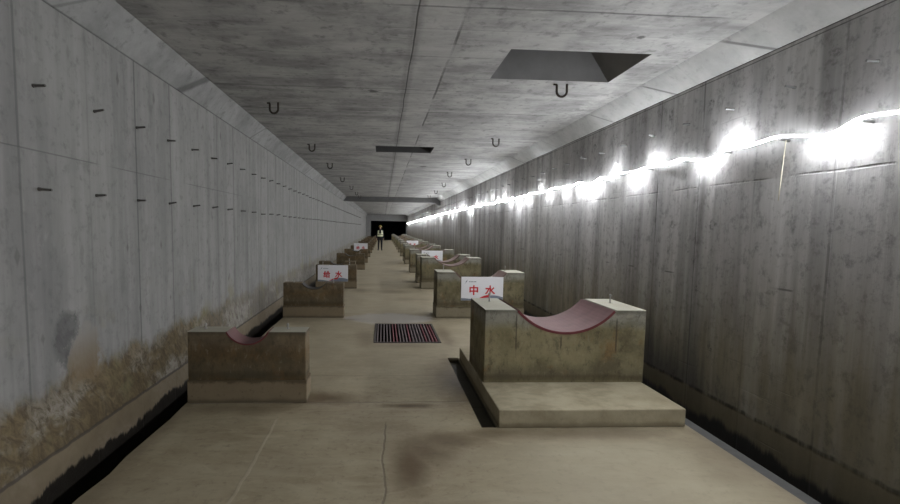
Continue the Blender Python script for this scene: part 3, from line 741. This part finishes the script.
# ------------------------------------------------------------------ person
exec_person = True
def skin_mesh(verts, edges, radii, root, sub=2):
    me = bpy.data.meshes.new('sk'); me.from_pydata(verts, edges, []); me.update()
    o = bpy.data.objects.new('sk', me); C.objects.link(o)
    md = o.modifiers.new('s', 'SKIN'); md.use_smooth_shade = True
    for i, r in enumerate(radii):
        sv = me.skin_vertices[0].data[i]; sv.radius = (r, r) if not isinstance(r, tuple) else r; sv.use_root = (i == root)
    sd = o.modifiers.new('u', 'SUBSURF'); sd.levels = sub; sd.render_levels = sub
    dg = bpy.context.evaluated_depsgraph_get(); dg.update()
    out = bpy.data.meshes.new_from_object(o.evaluated_get(dg)); bpy.data.objects.remove(o)
    return out
def make_person(loc):
    t = thing('person', 'person in dark work clothes, yellow helmet and reflective vest standing far down the tunnel', 'person', loc)
    V = []; E = []; R = []
    def v(x, y, z, r, par=None):
        V.append((x, y, z)); R.append(r)
        if par is not None: E.append((par, len(V) - 1))
        return len(V) - 1
    pel = v(0, 0, .86, (.155, .11)); wai = v(0, .0, 1.0, (.14, .10), pel); che = v(0, .0, 1.18, (.165, .115), wai)
    sho = v(0, .0, 1.31, (.12, .09), che); nek = v(0, 0, 1.39, .052, sho); v(0, -.01, 1.45, .05, nek)
    for s in (-1, 1):
        a = v(s * .17, 0, 1.30, .058, sho); b = v(s * .215, .02, 1.04, .045, a); w = v(s * .235, -.04, .82, .030, b); h = v(s * .238, -.055, .755, .030, w)
        hip = v(s * .085, 0, .78, .092, pel); kn = v(s * .10, -.01, .46, .062, hip); an = v(s * .105, .015, .10, .046, kn); ft = v(s * .11, -.03, .045, .040, an); v(s * .125, -.17, .035, .034, ft)
    body = skin_mesh(V, E, R, 0)
    bm = bmesh.new(); bm.from_mesh(body)
    # fingers and thumb, each its own tapered bent chain rooted in the palm
    for s in (-1, 1):
        hx, hy, hz = s * .238, -.055, .75
        for j, (dy, ln) in enumerate(((-.030, .070), (-.011, .080), (.008, .074), (.026, .058))):
            tube(bm, [(hx, hy + dy * .8, hz), (hx + s * .004, hy + dy, hz - .03 - ln * .35), (hx - s * .004, hy + dy, hz - .03 - ln * .7), (hx - s * .016, hy + dy * .95, hz - .03 - ln)], [.010, .0095, .0085, .007], 8)
        tube(bm, [(hx, hy - .02, hz + .02), (hx - s * .012, hy - .048, hz - .012), (hx - s * .018, hy - .060, hz - .045)], [.012, .0105, .008], 8)
    # head: egg with brow, nose, chin and ears
    r = bmesh.ops.create_uvsphere(bm, u_segments=28, v_segments=20, radius=1.)
    for q in r['verts']:
        x, y, z = q.co
        wd = .074 * (1 - .22 * max(0, -z) ** 1.3); dp = .094
        nx, ny, nz = x * wd, y * dp, z * .113
        if y < -.5:
            ny -= .020 * math.exp(-((x / .16) ** 2) - ((z + .12) / .20) ** 2)
            ny += .010 * math.exp(-((abs(x) - .38) / .16) ** 2 - ((z - .10) / .14) ** 2)
            ny += .005 * math.exp(-(x / .35) ** 2 - ((z + .48) / .06) ** 2)
            ny -= .006 * math.exp(-(x / .3) ** 2 - ((z + .85) / .2) ** 2)
        q.co = (nx, ny - .012, nz + 1.535)
    for s in (-1, 1):
        e = bmesh.ops.create_uvsphere(bm, u_segments=10, v_segments=8, radius=1.)
        for q in e['verts']: q.co = (s * .076 + q.co.x * .010, q.co.y * .018, 1.53 + q.co.z * .032)
    for f in bm.faces:
        c = f.calc_center_median()
        f.smooth = True
        if c.z > 1.41 or (abs(c.x) > .19 and c.z < .80 and c.z > .60): f.material_index = 1
        elif c.z < .86: f.material_index = 2
        else: f.material_index = 0
    link('body', bm, [plain('dark jacket', (.020, .022, .028), .85), plain('skin', (.42, .26, .19), .6), plain('dark trousers', (.016, .016, .020), .85)], t)
    for s in (-1, 1):
        bm = bmesh.new(); u = bmesh.ops.create_uvsphere(bm, u_segments=16, v_segments=10, radius=1.)
        for q in u['verts']: q.co = (s * .118 + q.co.x * .05, -.05 + q.co.y * .14, max(0., .045 + q.co.z * .055))
        link('shoe', bm, plain('black shoe', (.012, .012, .012), .5), t, True)
        bm = bmesh.new(); e = bmesh.ops.create_uvsphere(bm, u_segments=10, v_segments=8, radius=.011, matrix=Matrix.Translation((s * .029, -.092, 1.545)))
        link('eye', bm, plain('eye', (.05, .04, .04), .3), t, True)
    bm = bmesh.new(); tube(bm, [(-.025, -.100, 1.478), (0, -.105, 1.475), (.025, -.100, 1.478)], .005, 6); link('mouth', bm, plain('lips', (.28, .11, .10), .5), t, True)
    bm = bmesh.new(); hr = bmesh.ops.create_uvsphere(bm, u_segments=20, v_segments=12, radius=1.)
    for q in hr['verts']: q.co = (q.co.x * .079, q.co.y * .092 + .006, 1.565 + max(q.co.z, -.45) * .095)
    for f in [f for f in bm.faces if f.calc_center_median().y < -.045 and f.calc_center_median().z < 1.60]: bm.faces.remove(f)
    link('hair', bm, plain('black hair', (.012, .011, .010), .7), t, True)
    bm = bmesh.new(); hr = bmesh.ops.create_uvsphere(bm, u_segments=24, v_segments=14, radius=1.)
    for q in hr['verts']:
        z = max(q.co.z, 0.)
        q.co = (q.co.x * .105, q.co.y * .125 - .012, 1.585 + z * .105)
    tube(bm, [(.108 * math.cos(a), -.012 + .130 * math.sin(a) - (.035 if math.sin(a) < -.3 else 0), 1.587) for a in [math.tau * i / 28 for i in range(29)]], .010, 6)
    link('helmet', bm, plain('yellow helmet', (.34, .28, .06), .35), t, True)
    # vest: a shell round the chest with reflective bands
    def shell(z0, z1, g, k=6, front=None):
        bm = bmesh.new(); rings = []
        for i in range(k + 1):
            z = z0 + (z1 - z0) * i / k
            wv = .168 + .03 * math.sin(min(1, (z - .86) / .4) * 2.2); dv = .128 + .012 * math.sin(min(1, (z - .86) / .4) * 2.2)
            if z > 1.27: wv -= (z - 1.27) * .5; dv -= (z - 1.27) * .35
            rings.append([bm.verts.new(((wv + g) * math.cos(a), (dv + g) * math.sin(a), z)) for a in [math.tau * j / 32 for j in range(32)]])
        for a, b in zip(rings, rings[1:]):
            for j in range(32):
                ang = math.tau * (j + .5) / 32
                if front is None or any(abs(math.cos(ang) - c) < w for c, w in front): bm.faces.new((a[j], a[(j + 1) % 32], b[(j + 1) % 32], b[j]))
        return bm
    vest = link('vest', shell(.88, 1.34, 0.), plain('dark vest', (.020, .022, .018), .8), t, True)
    refl = plain('reflective band', (.80, .82, .58), .4)
    link('waist_band', shell(.93, 1.03, .004, 2), refl, t, True)
    link('chest_band', shell(1.07, 1.12, .004, 2), refl, t, True)
    link('shoulder_band', shell(1.12, 1.33, .004, 5, ((-.62, .16), (.62, .16))), refl, t, True)
    return t
make_person((-.21, 28.88, 0))

# ------------------------------------------------------------------ world, camera, view
w = bpy.data.worlds.new('world'); scene.world = w; w.use_nodes = True
w.node_tree.nodes['Background'].inputs[0].default_value = (.02, .02, .022, 1); w.node_tree.nodes['Background'].inputs[1].default_value = .2
F = 430.
yaw = math.atan(21.7 / F); pit_ = math.atan(31.6 / F); roll = .015
fw = Vector((math.sin(yaw) * math.cos(pit_), math.cos(yaw) * math.cos(pit_), -math.sin(pit_)))
r0 = Vector((math.cos(yaw), -math.sin(yaw), 0)); u0 = r0.cross(fw)
r2 = r0 * math.cos(roll) + u0 * math.sin(roll); u2 = u0 * math.cos(roll) - r0 * math.sin(roll)
cd = bpy.data.cameras.new('camera'); cam = bpy.data.objects.new('camera', cd); C.objects.link(cam)
Mx = Matrix((( r2.x, u2.x, -fw.x, 0), (r2.y, u2.y, -fw.y, 0), (r2.z, u2.z, -fw.z, H), (0, 0, 0, 1)))
cam.matrix_world = Mx
cd.sensor_fit = 'HORIZONTAL'; cd.sensor_width = 36.; cd.lens = F / 900 * 36; cd.shift_x = .05035; cd.shift_y = .00791
cd.clip_start = .02; cd.clip_end = 200
scene.camera = cam
vs = scene.view_settings
scene.display_settings.display_device = 'sRGB'
vs.view_transform = 'Standard'; vs.look = 'None'; vs.gamma = 1.; vs.use_curve_mapping = False; vs.exposure = .2
scene.cycles.use_denoising = True
scene.cycles.max_bounces = 10; scene.cycles.diffuse_bounces = 6
scene.cycles.sample_clamp_indirect = 8.
